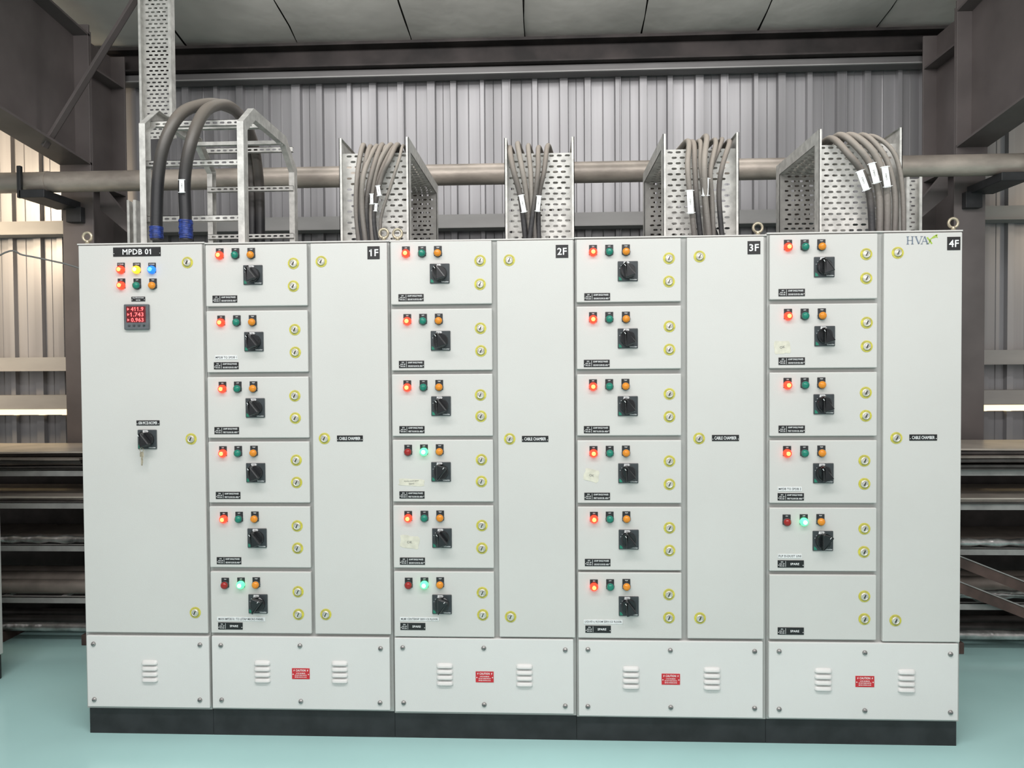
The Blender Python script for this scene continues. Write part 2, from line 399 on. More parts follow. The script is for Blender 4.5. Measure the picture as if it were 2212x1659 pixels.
for i in range(5):
    x0,x1=bx[i]+.0008,bx[i+1]-.0008; zt=tops[i]
    cab=empty("switchboard_cabinet",((x0+x1)/2,DEPTH/2,0),label=labs[i],category="electrical cabinet",group="row of switchboard cabinets")
    cabs.append(cab)
    b=MB(); b.box(x0,x1,.0205,DEPTH,pl_top[i],zt-.006,paint_gap_shade,.002)
    b.box(x0-.0005,x1+.0005,.012,DEPTH+.004,zt-.006,zt,paint,.001)
    b.done("cabinet_body",cab)
    b=MB(); b.box(x0+(.006 if i==0 else -.0003),x1-(.006 if i==4 else -.0003),.028,DEPTH-.01,0,pl_top[i],plinth_m,.0008); b.done("plinth",cab,label="black painted plinth")
    u0,v0,u1,v1=base_rects[i]; um=(u0+u1)/2; vm=(v0+v1)/2
    bx0,bx1,bz0,bz1=X(u0,vm,0),X(u1,vm,0),Z(um,v1,0),Z(um,v0,0)
    b=MB(); b.box(bx0,bx1,0,.02,bz0,bz1,paint_b,.003)
    for (u,v) in vents[i]:
        c=P(u,v,0)
        for k in range(4):
            zc=c.z+(.038-.0255*k); hw=.036; hh=.0088; dp=.013
            vs=[];fs=[]; NX,NZ=14,6
            for a in range(NX+1):
                t=-1+2*a/NX
                tt=sin(t*pi/2)
                e=math.sqrt(max(0,1-abs(tt)**6))
                for q in range(NZ+1):
                    s_=q/NZ
                    prof=sin((1-s_)*pi/2)**.6 if s_<1 else 0
                    vs.append((c.x+tt*hw, -dp*prof*e+(.0005), zc-hh+2*hh*s_*(.4+.6*e)))
            for a in range(NX):
                for q in range(NZ): fs.append((a*(NZ+1)+q,(a+1)*(NZ+1)+q,(a+1)*(NZ+1)+q+1,a*(NZ+1)+q+1))
            b.add(vs,fs,paint_b,True)
            b.box(c.x-hw*.92,c.x+hw*.92,-.0006,.001,zc-hh-.0015,zc-hh+.001,ink)
    bp_=b.done("base_panel",cab)
    for (u,v) in screws[i]: inst("screw",SCREW,bp_,P(u,v,0))
    if cauts[i]:
        c=P(*cauts[i],0); b=MB(); w,h=.039,.0235
        b.box(c.x-w,c.x+w,-.0018,0,c.z-h,c.z+h,redsign)
        b.text("CAUTION",c.x,-.0022,c.z+.0145,.0095,white,.044)
        for sx in (-1,1):
            q=c+Vector((sx*.030,0,.0145))
            b.quad([(q.x+.003,-.0022,q.z+.006),(q.x-.003,-.0022,q.z-.0005),(q.x,-.0022,q.z-.0005),(q.x-.002,-.0022,q.z-.006),(q.x+.004,-.0022,q.z+.001),(q.x+.0005,-.0022,q.z+.001)],white)
        for k,t in enumerate(("LIVE BUSBAR","DO NOT MAKE SWITCH","BEFORE OPENING DOOR")):
            b.text(t,c.x,-.0022,c.z+.002-.0085*k,.0050,white,.052)
        for sx in (-1,1):
            b.lathe((c.x+sx*.034,-.0018,c.z-.0028),[(.0025,0),(.002,.0015)],white,seg=10)
        b.done("caution_sign",bp_,label="small red caution plate with white lettering")
    for (u,v) in eyes[i]:
        q=P(u,v,.06); inst("lifting_eye_bolt",EYE,cab,(q.x,.06,zt))

def door(cab,x0,x1,z0,z1,**kw):
    b=MB(); b.box(x0,x1,0,.02,z0,z1,paint,.0035)
    return b.done("door",cab,**kw)
u=(X(167,530,0)+X(187,1366,0))/2, (X(436,530,0)+X(449,1367,0))/2
d0=door(cabs[0],u[0],u[1],Z(318,1367,0),Z(300,529,0))
plate(d0,296,544,107,20,["MPDB 01"])
for uu,vv,k,t in ((262,583,'R',"R PHASE"),(296,583,'Y',"Y PHASE"),(329,583,'B',"B PHASE"),(263,617,'R',"ON"),(297,617,'g',"OFF"),(331,617,'a',"TRIP")): lamp(d0,uu,vv,k,t)
plate(d0,299,646,31,10,["MULTIFUNCTION","METER"])
plate(d0,320,913.5,52,11,["630A MCCB INCOMER"])
for q in ((405,567),(413,948),(422,1323)): lock(d0,*q)
sw0=inst("rotary_switch",SW_ON,d0,P(319,949,0))
b=MB(); c=P(306,972,-.03)
b.tube([(c.x+.008*cos(a*pi/6),c.y,c.z+.010*sin(a*pi/6)) for a in range(13)],.0015,brass,6,1)
b.box(c.x-.008,c.x+.008,c.y-.001,c.y+.001,c.z-.030,c.z-.010,brass,.0005)
b.box(c.x-.003,c.x+.003,c.y-.001,c.y+.001,c.z-.068,c.z-.030,brass)
b.box(c.x-.004,c.x+.008,c.y+.0015,c.y+.0035,c.z-.032,c.z-.012,chrome,.0005)
b.box(c.x+.001,c.x+.005,c.y+.0015,c.y+.0035,c.z-.057,c.z-.032,chrome)
b.tube([(c.x-.001,c.y,c.z+.010),(c.x-.004,c.y+.01,c.z+.02),(c.x-.006,c.y+.026,c.z+.034)],.0014,brass,6,4)
b.done("hanging_keys",d0,label="brass keys on a small ring")
c=P(297.5,685,0); b=MB(); h=.0555
b.box(c.x-h,c.x+h,-.014,0,c.z-h,c.z+h,meterm,.004)
b.box(c.x-.043,c.x+.043,-.0148,-.013,c.z-.024,c.z+.046,dispm)
for k,t in enumerate(("411.9","1.743","0.963")):
    zz=c.z+.034-.0235*k
    b.text(t,c.x+.006,-.0152,zz,.0175,digit,.056,fix=True)
    b.quad([(c.x-.038,-.0152,zz+.006),(c.x-.038,-.0152,zz-.006),(c.x-.029,-.0152,zz)],digit)
for k in range(4):
    b.box(c.x-.036+k*.022,c.x-.026+k*.022,-.0165,-.013,c.z-.042,c.z-.034,darkp,.001)
b.box(c.x+.036,c.x+.040,-.0165,-.013,c.z-.040,c.z-.036,greenlab)
b.done("multifunction_meter",d0,label="square grey meter with lit red digits")

FE={
1:dict(L=(442,457),R=(664.5,671),u=555,rows=[(528,661),(671,804),(814,946),(954,1086),(1094,1226),(1235,1368)],
  lamps=[(475,509,543,552),(478,512,546,697),(481,514,548,840),(482,515,549,979),(484,517,551,1121),(487,521,554,1263)],
  sw=[(547,594),(549,738),(552,881),(553,1021),(556,1162),(558,1304)],
  lk=[(634,569),(634,618),(637,712),(638,761),(637,855),(638,903),(640,994),(641,1042),(642,1136),(643,1184),(644,1278),(645,1327)],
  pl=[(486,646),(489,790),(490,930),(493,1070),(495,1211),(498,1352)],st="RRRRRG"),
2:dict(L=(845,850.5),R=(1063,1067),u=955,rows=[(521,657),(667,800),(808,942),(950,1084),(1092,1227),(1235,1376)],
  lamps=[(877,912,946,548),(880,914,948,694),(880,915,949,837),(882,916,950,976),(882,917,951,1119),(883,917,951,1263)],
  sw=[(950,591),(952,736),(953,877),(953,1019),(955,1162),(955,1305)],
  lk=[(1037,563),(1037,614),(1038,709),(1039,758),(1038,853),(1039,899),(1040,993),(1040,1040),(1041,1135),(1041,1184),(1042,1280),(1043,1328)],
  pl=[(888,643),(889,787),(890,928),(890,1069),(891,1212),(892,1353)],st="RRRGRG"),
3:dict(L=(1246,1248),R=(1472,1472),u=1360,rows=[(516,652),(661,797),(808,941),(951,1087),(1095,1232),(1237,1379)],
  lamps=[(1281,1316,1352,545),(1281,1316,1352,690),(1281,1316,1351,835),(1282,1317,1352,979),(1283,1317,1353,1121),(1283,1318,1353,1267)],
  sw=[(1356,586),(1356,731),(1356,877),(1357,1022),(1358,1165),(1358,1309)],
  lk=[(1445,558),(1445,608),(1446,705),(1446,755),(1446,851),(1446,900),(1446,996),(1446,1046),(1446,1140),(1446,1189),(1445,1284),(1445,1334)],
  pl=[(1290,641),(1289,785),(1289,928),(1290,1072),(1291,1215),(1292,1359)],st="RRRRRR"),
4:dict(L=(1662,1663),R=(1899,1890),u=1780,rows=[(506,646),(656,795),(804,942),(951,1087),(1097,1234),(1242,1382)],
  lamps=[(1702,1738,1774,534),(1702,1738,1775,683),(1701,1738,1774,832),(1700,1737,1774,979),(1699,1736,1772,1127),None],
  sw=[(1780,577),(1781,726),(1779,873),(1778,1022),(1777,1168),None],
  lk=[(1871,549),(1871,601),(1872,697),(1872,748),(1870,848),(1870,898),(1867,995),(1867,1045),(1867,1142),(1866,1192),(1867,1288),(1867,1337)],
  pl=[(1710,632),(1710,780),(1710,927),(1708,1073),(1708,1218),(1708,1363)],st="RRRRG-")}
areas=["GROUND FLOOR DB. AREA","GROUND FLOOR DB. AREA","FIRST FLOOR DB. AREA","FIRST FLOOR DB. AREA","GROUND FLOOR DB. AREA",""]
DO={}
for n,fd in FE.items():
    cab=cabs[n]
    x0=(X(fd['L'][0],528,0)+X(fd['L'][1],1368,0))/2; x1=(X(fd['R'][0],528,0)+X(fd['R'][1],1368,0))/2
    for j,(va,vb) in enumerate(fd['rows']):
        dd=door(cab,x0,x1,Z(fd['u'],vb,0),Z(fd['u'],va,0)); DO[(n,j)]=dd
        stt=fd['st'][j]
        if fd['lamps'][j]:
            a,b_,c_,v=fd['lamps'][j]
            lamp(dd,a,v,'R' if stt=='R' else 'r',"ON"); lamp(dd,b_,v-.5,'g' if stt=='R' else 'G',"OFF"); lamp(dd,c_,v-1,'a',"TRIP")
            inst("rotary_switch",SW_ON if stt=='R' else SW_OFF,dd,P(*fd['sw'][j],0))
        for q in fd['lk'][2*j:2*j+2]: lock(dd,*q)
        sp=(j==5) or (n==4 and j==4)
        plate(dd,*fd['pl'][j],55,15.5,["SPARE"] if sp else ["63AMP SINGLE PHASES",areas[j]],div=(("%dF%d"%(n,j+1),"63A 4P","MCCB"),None),tk=.5)
CH={1:((670,681),(838.5,842),(525,1370),[(694,565),(701,947),(704,1327)],(756,947),(807,546)),
    2:((1075,1077),(1240,1241),(519,1377),[(1100,562),(1101,948),(1103,1332)],(1156,948),(1214,543)),
    3:((1483.5,1485.5),(1651,1650),(512,1380),[(1511,554),(1510,947),(1512,1335)],(1567,946),(1628.5,535)),
    4:((1911,1905),(2081,2072),(502.5,1387),[(1939,546),(1936,946),(1934,1340)],(1994,945),(2060,526))}
for n,(L,R_,vv,lk,pc,nc) in CH.items():
    um=(L[0]+R_[0])/2
    dd=door(cabs[n],(X(L[0],vv[0],0)+X(L[1],vv[1],0))/2,(X(R_[0],vv[0],0)+X(R_[1],vv[1],0))/2,Z(um,vv[1],0),Z(um,vv[0],0))
    DO[(n,'c')]=dd
    for q in lk: lock(dd,*q)
    plate(dd,*pc,57,13,["CABLE CHAMBER"],tk=.85)
    c=P(*nc,0); b=MB(); b.box(c.x-.0265,c.x+.0265,-.002,0,c.z-.0275,c.z+.0275,engr)
    b.text("%dF"%n,c.x+(.004 if n==1 else 0),-.0024,c.z,.030,white,.034 if n==1 else .040,fix=True)
    b.done("number_plate",dd)
c=P(1990,519,-.0008); b=MB()
def stroke(ax_,az,bx_,bz,w,m):
    p0=Vector((c.x+ax_,-.001,c.z+az)); p1=Vector((c.x+bx_,-.001,c.z+bz)); t=(p1-p0).normalized(); nn=Vector((t.z,0,-t.x))*w/2
    b.quad([p0-nn,p0+nn,p1+nn,p1-nn],m)
hh=.0155
def serif(x_,z_,w=.011): stroke(x_-w/2,z_,x_+w/2,z_,.0022,logog)
for x_ in (-.055,-.036): stroke(x_,-hh,x_,hh,.0048,logog); serif(x_,-hh); serif(x_,hh)
stroke(-.055,0,-.036,0,.0022,logog)
stroke(-.022,hh,-.010,-hh,.0052,logog); stroke(.002,hh,-.010,-hh,.0022,logog); serif(-.022,hh); serif(.002,hh)
stroke(.002,-hh,.014,hh,.0022,logog); stroke(.014,hh,.026,-hh,.0052,logog); serif(.002,-hh,.009); serif(.026,-hh); stroke(.007,-.005,.021,-.005,.0022,logog)
stroke(.024,.012,.044,-hh,.0060,logol); stroke(.028,-hh,.040,0,.0028,logol)
stroke(.034,0,.050,.014,.0040,logol); stroke(.050,.014,.066,.022,.0055,logol); stroke(.046,.008,.062,.013,.0030,logol)
stroke(.060,.021,.066,.010,.0035,logol)
b.done("company_logo",DO[(4,'c')],label="grey HVAX letters with lime green swoosh")
def lab(key,u,v,w,h,t,m=whitel,ang=0,label=None): plate(DO[key],u,v,w,h,[t] if isinstance(t,str) else t,m,ink,name="adhesive_label",scr=False,ang=ang,label=label or "white printed paper label",tk=.85)
lab((1,1),489,772,50,9,"MPDB TO SPDB 1")
lab((1,5),521,1337,108,9,"MAIN MPDB 01 TO LSTAP MICRO PANEL")
lab((2,5),906,1337,86,8,"MLMI CENTERNP SERV-CE FLOOR")
lab((3,5),1303,1343,84,9,"LIQUID-L ROOM SERV-CE FLOOR")
lab((4,3),1706,1056,50,9,"MPDB TO SPDB 2")
lab((4,4),1706,1201,50,9,"FLP D-DUST UNI")
def torn(key,u,v,w,h,t,ang):
    c=P(u,v,0); b=MB(); pts=[]
    w*=K/2; h*=K/2
    for k in range(20):
        a=2*pi*k/20; x_=max(-1,min(1,1.35*cos(a))); z_=max(-1,min(1,1.35*sin(a)))
        jx=random.uniform(-.07,.07); jz=random.uniform(-.07,.07)
        x_=(x_+jx)*w; z_=(z_+jz)*h
        pts.append((c.x+x_*cos(ang)-z_*sin(ang),-.001,c.z+x_*sin(ang)+z_*cos(ang)))
    b.prism(pts,(0,.0012,0),tape)
    n=len(t)
    for i,s_ in enumerate(t): b.text(s_,c.x,-.0014,c.z+(0 if n==1 else h*(.4-.8*i)),h*(.40 if n==1 else .5),pen,w*(.7 if n==1 else 1.6),ang=ang+.1)
    b.done("adhesive_label",DO[key],label="torn strip of masking tape with handwriting")
torn((2,3),889,1042,56,15,["Hydra sound panel","(spare)"],-.04)
torn((2,4),885,1171,42,28,["OK"],-.12)
torn((3,3),1278,1027,32,26,["OK"],-.25)
torn((4,1),1690,750,34,27,["OK"],0.05)

# ------------------------------------------------------------------ shell
b=MB(); b.quad([(-9,-7,0),(9,-7,0),(9,2.6,0),(-9,2.6,0)],floorm); b.add([(-9,-7,-.1),(9,-7,-.1),(9,2.6,-.1),(-9,2.6,-.1)],[(3,2,1,0)],floorm)
b.done("floor",None,(0,0,0),kind="structure")
WY=2.28
def corr(b,z0,z1,m,xa=-8,xb=8):
    rnd=random.Random(3)
    x=xa; pr=[]; k=0
    while x<xb:
        pan=(.135,.150,.105,.165,.120)[k%5]+rnd.uniform(-.008,.008); rb=(.035,.055,.042,.028,.050)[k%5]; k+=1
        pr+= [(x,WY),(x+pan*.47,WY),(x+pan*.5,WY-.004),(x+pan*.53,WY),(x+pan,WY),(x+pan+.007,WY-.034),(x+pan+.007+rb,WY-.034)]
        if k%4==0: pr+=[(x+pan+.009+rb,WY-.040),(x+pan+.016+rb,WY-.040)]; rb+=.010
        x+=pan+.014+rb
    vs=[(a,c_,z0) for a,c_ in pr]+[(a,c_,z1) for a,c_ in pr]; n=len(pr)
    b.add(vs,[(i,i+1,n+i+1,n+i) for i in range(n-1)],m)
b=MB()
gz=Z(60,886,WY)
corr(b,0,gz-.035,wallm); corr(b,gz+.035,4.1,wallm)
b.done("wall_back",None,(0,WY,0),kind="structure")
b=MB(); b.box(-8,8,WY+.03,WY+.04,gz-.05,gz+.05,glowm); b.done("gap_glow_1",None,kind="structure")  # glowing strip added behind the wall gap, standing in for daylight outside
sx=[P(u_,100,2.1).x for u_ in (640,885,1135,1385,1640,1900)]
sp=(sx[-1]-sx[0])/5
xs=[sx[0]+sp*k for k in range(-6,13)]
CZ=Z(1100,96,2.2); SL=.15
def cz(y): return CZ+(2.2-y)*SL
b=MB()
NY=48
rc=random.Random(11)
EDJ={}
def ed(q,j):
    if (q,j) not in EDJ: EDJ[(q,j)]=rc.uniform(-.006,.006)
    return EDJ[(q,j)]
for i in range(len(xs)-1):
    N=10; vs=[]; tl=rc.uniform(-.012,.012)
    for j in range(NY+1):
        y=2.5-9.0*j/NY
        gp=.003+.006*((j+i*3)%7<2)
        a,e=xs[i]+gp+ed(i,j),xs[i+1]-gp+ed(i+1,j)
        for k in range(N+1):
            t=k/N; sag=.022*sin(pi*t)+tl*(t-.5)+rc.uniform(-.003,.003)*(0<k<N)
            vs.append((a+(e-a)*t,y,cz(y)-sag+.02))
    b.add(vs,[(j*(N+1)+k,j*(N+1)+k+1,(j+1)*(N+1)+k+1,(j+1)*(N+1)+k) for j in range(NY) for k in range(N)],ceilm,True)
b.quad([(xs[0],2.5,cz(2.5)+.045),(xs[-1],2.5,cz(2.5)+.045),(xs[-1],-6.5,cz(-6.5)+.045),(xs[0],-6.5,cz(-6.5)+.045)],seamm)
b.done("ceiling",None,(0,0,CZ),kind="structure")
b=MB()
ez1=Z(1100,98,2.1); ez0=Z(1100,136,2.1)
b.box(-8,8,2.16,2.2,ez0,ez1+.06,rust); b.box(-8,8,2.06,2.2,ez1+.02,ez1+.04,rust); b.box(-8,8,2.08,2.2,ez0,ez0+.012,rust)
b.done("eave_beam",None,label="dark rusty steel eave beam below the roof",category="beam",group="wall steelwork")
b=MB(); q0=Z(1100,155,2.1); b.box(-8,8,2.14,2.24,q0,ez0-.004,lipm,.004); b.box(-8,8,2.12,2.14,q0,q0+.008,girtm)
b.done("wall_girt",None,label="grey steel channel under the eave beam",category="beam",group="wall steelwork")
def girt(z,lb="grey steel girt on corrugated wall"):
    b=MB(); b.box(-8,8,2.13,2.135,z-.05,z+.05,girtm); b.box(-8,8,2.135,2.236,z+.045,z+.05,girtm); b.box(-8,8,2.135,2.236,z-.05,z-.045,girtm); b.box(-8,8,2.10,2.13,z-.05,z-.046,girtm)
    b.done("wall_girt",None,label=lb,category="beam",group="wall steelwork")
girt(Z(700,483,2.13)); girt(Z(60,787,2.13)); girt(Z(60,866,2.13)-.01)
FY=1.66
def column(uL,uR):
    xa,xb=X(uL,700,FY),X(uR,700,FY); xc=(xa+xb)/2; top=cz(FY)-.15
    b=MB()
    b.box(xa,xb,FY,FY+.014,0,top,colm,.002); b.box(xc-.005,xc+.005,FY+.014,2.07,0,top,colm); b.box(xa,xb,2.07,2.084,0,top,colm,.002)
    for z in (2.86,3.62): b.box(xa+.005,xb-.005,FY+.014,2.07,z,z+.012,colm)
    b.box(xa-.05,xb+.05,FY-.05,2.12,0,.02,colm)
    b.done("steel_column",None,label="brown-grey painted steel I-section column against wall",category="column",group="portal frame columns")
    return xa,xb,xc
cl=column(140,206); crr=column(2060,2127)
def rafter(xa,xb,xc):
    zb=Z(172,358,FY); zt=Z(190,75,FY)
    b=MB(); y1=FY-.001; y0=-6.2; L=y1-y0
    def pr(za,zc,x0,x1):
        b.prism([(x0,y1,za),(x0,y0,za+L*.11),(x0,y0,zc+L*.11),(x0,y1,zc)],(x1-x0,0,0),colm)
    pr(zb,zb+.014,xa,xb); pr(zb+.014,zt-.014,xc-.005,xc+.005); pr(zt-.014,zt,xa,xb)
    b.box(xa,xb,FY-.02,FY-.001,zb-.05,zt+.06,colm,.002)
    b.done("steel_rafter",None,label="deep brown-grey steel rafter beam fixed to column",category="beam",group="portal frame rafters")
rafter(*cl); rafter(*crr)
def angle(p0,p1,w=.05,name="brace",lab_="brown steel angle brace between roof and rafter"):
    p0,p1=Vector(p0),Vector(p1); t=(p1-p0).normalized(); n=Vector((0,-1,0)); s_=t.cross(n).normalized()
    b=MB(); th=.005
    for a,c_ in ((s_*w,n*th),(s_*th,n*w)):
        b.prism([p0,p0+a,p0+a+c_,p0+c_],p1-p0,colm)
    b.done(name,None,label=lab_,category="brace",group="roof braces")
angle(P(330,-45,1.30),P(104,322,1.30))
for (xa,xb,xc),s_ in ((cl,1),(crr,-1)):
    b=MB(); e=xb if s_>0 else xa
    z=Z(172,415,FY)
    b.prism([(e,FY+.08,z+.05),(e+s_*.02,FY+.08,z+.05),(e+s_*.26,FY+.08,z-.24),(e+s_*.26,FY+.08,z-.32),(e,FY+.08,z-.10)],(0,.04,0),colm)
    b.done("knee_brace",None,label="short sloping brown steel knee brace on column",category="brace",group="knee braces")
PY=1.38
zz=(P(100,385,PY).z+P(2000,368,PY).z)/2; r_=.063
b=MB(); b.lathe((-5.2,PY,zz),[(r_,0),(r_,10.6)],pipem,ax='x',seg=28)
for xx in (P(175,385,PY).x-.22,P(1150,380,PY).x,):
    b.lathe((xx,PY,zz),[(r_+.004,0),(r_+.004,.02)],pipem,ax='x',seg=28)
b.done("pipe",None,label="long dull metal pipe along wall on column brackets",category="pipe")
for (xa,xb,xc) in (cl,crr):
    b=MB(); b.box(xc-.14 if xc<0 else xc-.02,xc+.02 if xc<0 else xc+.14,PY-.09,FY-.001,zz-r_-.05,zz-r_-.001,plinth_m,.003)
    e=xc-.14 if xc<0 else xc+.14
    b.box(e-.012,e+.012,PY-.09,PY-r_-.002,zz-r_-.05,zz+r_+.02,plinth_m,.003)
    b.box(xc-.05,xc+.05,FY-.05,FY-.001,zz-r_-.14,zz-r_-.04,plinth_m,.002)
    b.done("pipe_bracket",None,label="black steel bracket holding pipe on column",category="bracket",group="pipe brackets")

# ------------------------------------------------------------------ cable trays
def offp(pts,d_):
    out=[]
    n=len(pts)
    for i in range(n):
        def nr(a,b_):
            dx,dz=b_[0]-a[0],b_[1]-a[1]; l=math.hypot(dx,dz); return (-dz/l,dx/l)
        if i==0: m=nr(pts[0],pts[1]); k=1
        elif i==n-1: m=nr(pts[-2],pts[-1]); k=1
        else:
            m1=nr(pts[i-1],pts[i]); m2=nr(pts[i],pts[i+1]); m=(m1[0]+m2[0],m1[1]+m2[1]); l2=m[0]**2+m[1]**2; k=2/l2
        out.append((pts[i][0]+m[0]*d_*k,pts[i][1]+m[1]*d_*k))
    return out
TRY=.20
trays=[]
def tray(uL,uR,vT,ctop,y2,lb):
    xa,xb=P(uL,420,TRY-.05).x,P(uR,420,TRY-.05).x
    zt=Z((uL+uR)/2,vT,TRY)
    path=[(TRY,ctop),(TRY,zt),(y2,zt),(y2,.0)]
    q=offp(path,.055)
    b=MB()
    b.perf((xa,TRY,ctop),(1,0,0),(0,0,1),xb-xa,zt-ctop,galv)
    b.perf((xa,TRY,zt),(1,0,0),(0,1,0),xb-xa,y2-TRY,galv)
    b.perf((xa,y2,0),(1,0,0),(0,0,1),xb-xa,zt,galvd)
    for x_ in (xa,xb-.003):
        for i in range(3):
            p0,p1,q1,q0=path[i],path[i+1],q[i+1],q[i]
            b.prism([(x_,*p0),(x_,*p1),(x_,*q1),(x_,*q0)],(.003,0,0),galv)
            l=.012 if x_==xa else -.012
            xx=x_+(0 if x_==xa else .003)
            b.quad([(xx,*q0),(xx,*q1),(xx+l,*q1),(xx+l,*q0)],galv)
    b.done("cable_tray",None,label=lb,category="cable tray",group="perforated cable trays over the cabinets")
    trays.append((xa,xb,zt,y2))
tray(734,884,331,tops[1],1.02,"galvanized perforated cable tray arched over cabinet, plate 1F")
tray(1090,1241,331,tops[2],.82,"galvanized perforated cable tray arched over cabinet, plate 2F")
tray(1432,1596,322,tops[3],.80,"galvanized perforated cable tray arched over cabinet, plate 3F")
tray(1768,1948,312,tops[4],.72,"wide galvanized perforated cable tray arched over cabinet, plate 4F")
def vtray(uL,uR,y,z0,z1,lb,v=100):
    xa,xb=P(uL,v,y).x,P(uR,v,y).x; b=MB()
    b.perf((xa,y,z0),(1,0,0),(0,0,1),xb-xa,z1-z0,galv,cw=.033,ch=.022,sw=.022,sh=.009)
    b.box(xa-.003,xa,y-.05,y,z0,z1,galv); b.box(xb,xb+.003,y-.05,y,z0,z1,galv)
    b.box(xa,xa+.012,y-.052,y-.05,z0,z1,galv); b.box(xb-.012,xb,y-.052,y-.05,z0,z1,galv)
    b.done("cable_tray",None,label=lb,category="cable tray",group="vertical cable trays")
vtray(310,377,1.08,Z(345,300,1.08),cz(1.08)-.005,"tall vertical perforated cable tray hanging from roof")
vtray(1950,1981,.95,0,Z(1965,387,.95),"plain galvanized upright tray behind cabinet",v=430)
vtray(286,303,.95,0,Z(295,436,.95),"narrow galvanized upright tray behind cabinet",v=470)
def ladder():
    LY=.14
    xl0,xl1=P(303,450,LY).x,P(316,450,LY).x; xr0,xr1=P(514,450,LY).x,P(528,450,LY).x
    zt=tops[0]
    y2=.86; za=Z(520,264,LY); zp=Z(542,232,LY+.12)
    path=[(LY+.05,zt),(LY+.05,za-.02),(LY+.15,zp-.05),(.70,zp-.05),(y2-.02,za-.05),(y2-.02,0)]
    q=offp(path,.05); pin=offp(path,.003); qin=offp(path,.047)
    lad=empty("cable_ladder",((xl0+xr1)/2,.4,0),label="galvanized ladder cable tray arched over incomer cabinet",category="cable tray")
    for (x0,x1,s_) in ((xl0,xl1,1),(xr0,xr1,-1)):
        b=MB()
        for i in range(5):
            p0,p1,q1,q0=pin[i],pin[i+1],qin[i+1],qin[i]
            xw=x0 if s_>0 else x1-.003
            b.prism([(xw,*p0),(xw,*p1),(xw,*q1),(xw,*q0)],(.003,0,0),galv)
            for A_,B_ in ((path,pin),(qin,q)):
                b.prism([(x0,*A_[i]),(x0,*A_[i+1]),(x0,*B_[i+1]),(x0,*B_[i])],(x1-x0,0,0),galv)
        b.done("side_rail",lad)
    def rung(y,z,nrm='f'):
        b=MB(); w=xr1-xl0-.008; h=.028
        if nrm=='f': b.perf((xl0+.004,y,z-h/2),(1,0,0),(0,0,1),w,h,galv,cw=.034,ch=.027,sw=.022,sh=.009); b.box(xl0+.004,xr1-.004,y,y+.018,z+h/2-.002,z+h/2,galv); b.box(xl0+.004,xr1-.004,y,y+.018,z-h/2,z-h/2+.002,galv)
        else: b.perf((xl0+.004,y-h/2,z),(1,0,0),(0,1,0),w,h,galv,cw=.034,ch=.027,sw=.022,sh=.009); b.box(xl0+.004,xr1-.004,y-h/2,y-h/2+.002,z-.018,z,galv); b.box(xl0+.004,xr1-.004,y+h/2-.002,y+h/2,z-.018,z,galv)
        b.done("rung",lad)
    for v in (352,472): rung(LY+.035,Z(420,v,LY+.035))
    rung(LY+.10,Z(430,266,LY+.10)); 
    rung(.42,zp-.03,'u'); rung(.66,zp-.04,'u')
    for z in (Z(560,327,y2),Z(580,410,y2),Z(580,512,y2)): rung(y2-.03,z)
    for z in (1.7,1.3,.9,.5): rung(y2-.03,z)
ladder()

# ------------------------------------------------------------------ cables
def tag(par,u,v,y,w,h,ang=0):
    c=P(u,v,y); b=MB(); w*=K;h*=K; R=Matrix.Rotation(-ang,3,'Y')
    b.box(c.x-w/2,c.x+w/2,y-.002,y,c.z-h/2,c.z+h/2,white,0,rot=R)
    b.text("CABLE",c.x,y-.0025,c.z,w*.25,pen,h*.55,ang=ang+pi/2)
    for s_ in (-1,1):
        o=R@Vector((0,0,s_*h*.46)); b.box(c.x+o.x-w*.75,c.x+o.x+w*.75,y-.0035,y-.002,c.z+o.z-.0012,c.z+o.z+.0012,whitel,0,rot=R)
    b.done("cable_tag",par,(c.x,y,c.z),label="white cable identification tag")
def bigcable(front,top,base_rng,tagp=None):
    b=MB(); r_=.0265
    pts=[P(*q) for q in front]
    b.tube(pts+[P(*q) for q in top],r_,cbig,14,8)
    o=b.done("power_cable",None,label="thick black power cable looping over ladder tray",category="cable",group="thick power cables")
    t=MB(); u_,v0,v1,y=base_rng
    a=P(u_,v1,y); c_=P(u_,v0,y); n=9
    for k in range(n):
        z0=a.z+(c_.z-a.z)*k/n; e=.001*(k%3)
        t.lathe((a.x+.001*sin(k*2.1),a.y,z0),[(r_+.001+e,0),(r_+.003+e*.6,(c_.z-a.z)/n*.5),(r_+.0012+e,(c_.z-a.z)/n*1.08)],bluet,ax='z',seg=16,cap=False)
    t.done("blue_tape_wrap",o,label="blue insulation tape sleeve")
    if tagp: tag(o,*tagp)
    return o
bigcable([(338,519,.08),(338,470,.08),(342,380,.08),(355,310,.08),(385,252,.12)],[(425,229,.22),(475,226,.38),(520,250,.62),(548,310,.85),(560,400,.95),(562,520,.97),(562,700,.97)],(338,490,516,.08))
bigcable([(402,519,.08),(401,470,.08),(399,385,.08),(412,310,.08),(436,250,.14)],[(465,228,.26),(500,232,.42),(528,270,.70),(541,340,.93),(545,430,.97),(545,520,.97),(545,700,.97)],(402,476,516,.08),(393,402,.045,11,30))
rt=random.Random(5)
CNT={0:0,1:0,2:0,3:0}; NTOT={0:9,1:5,2:7,3:5}
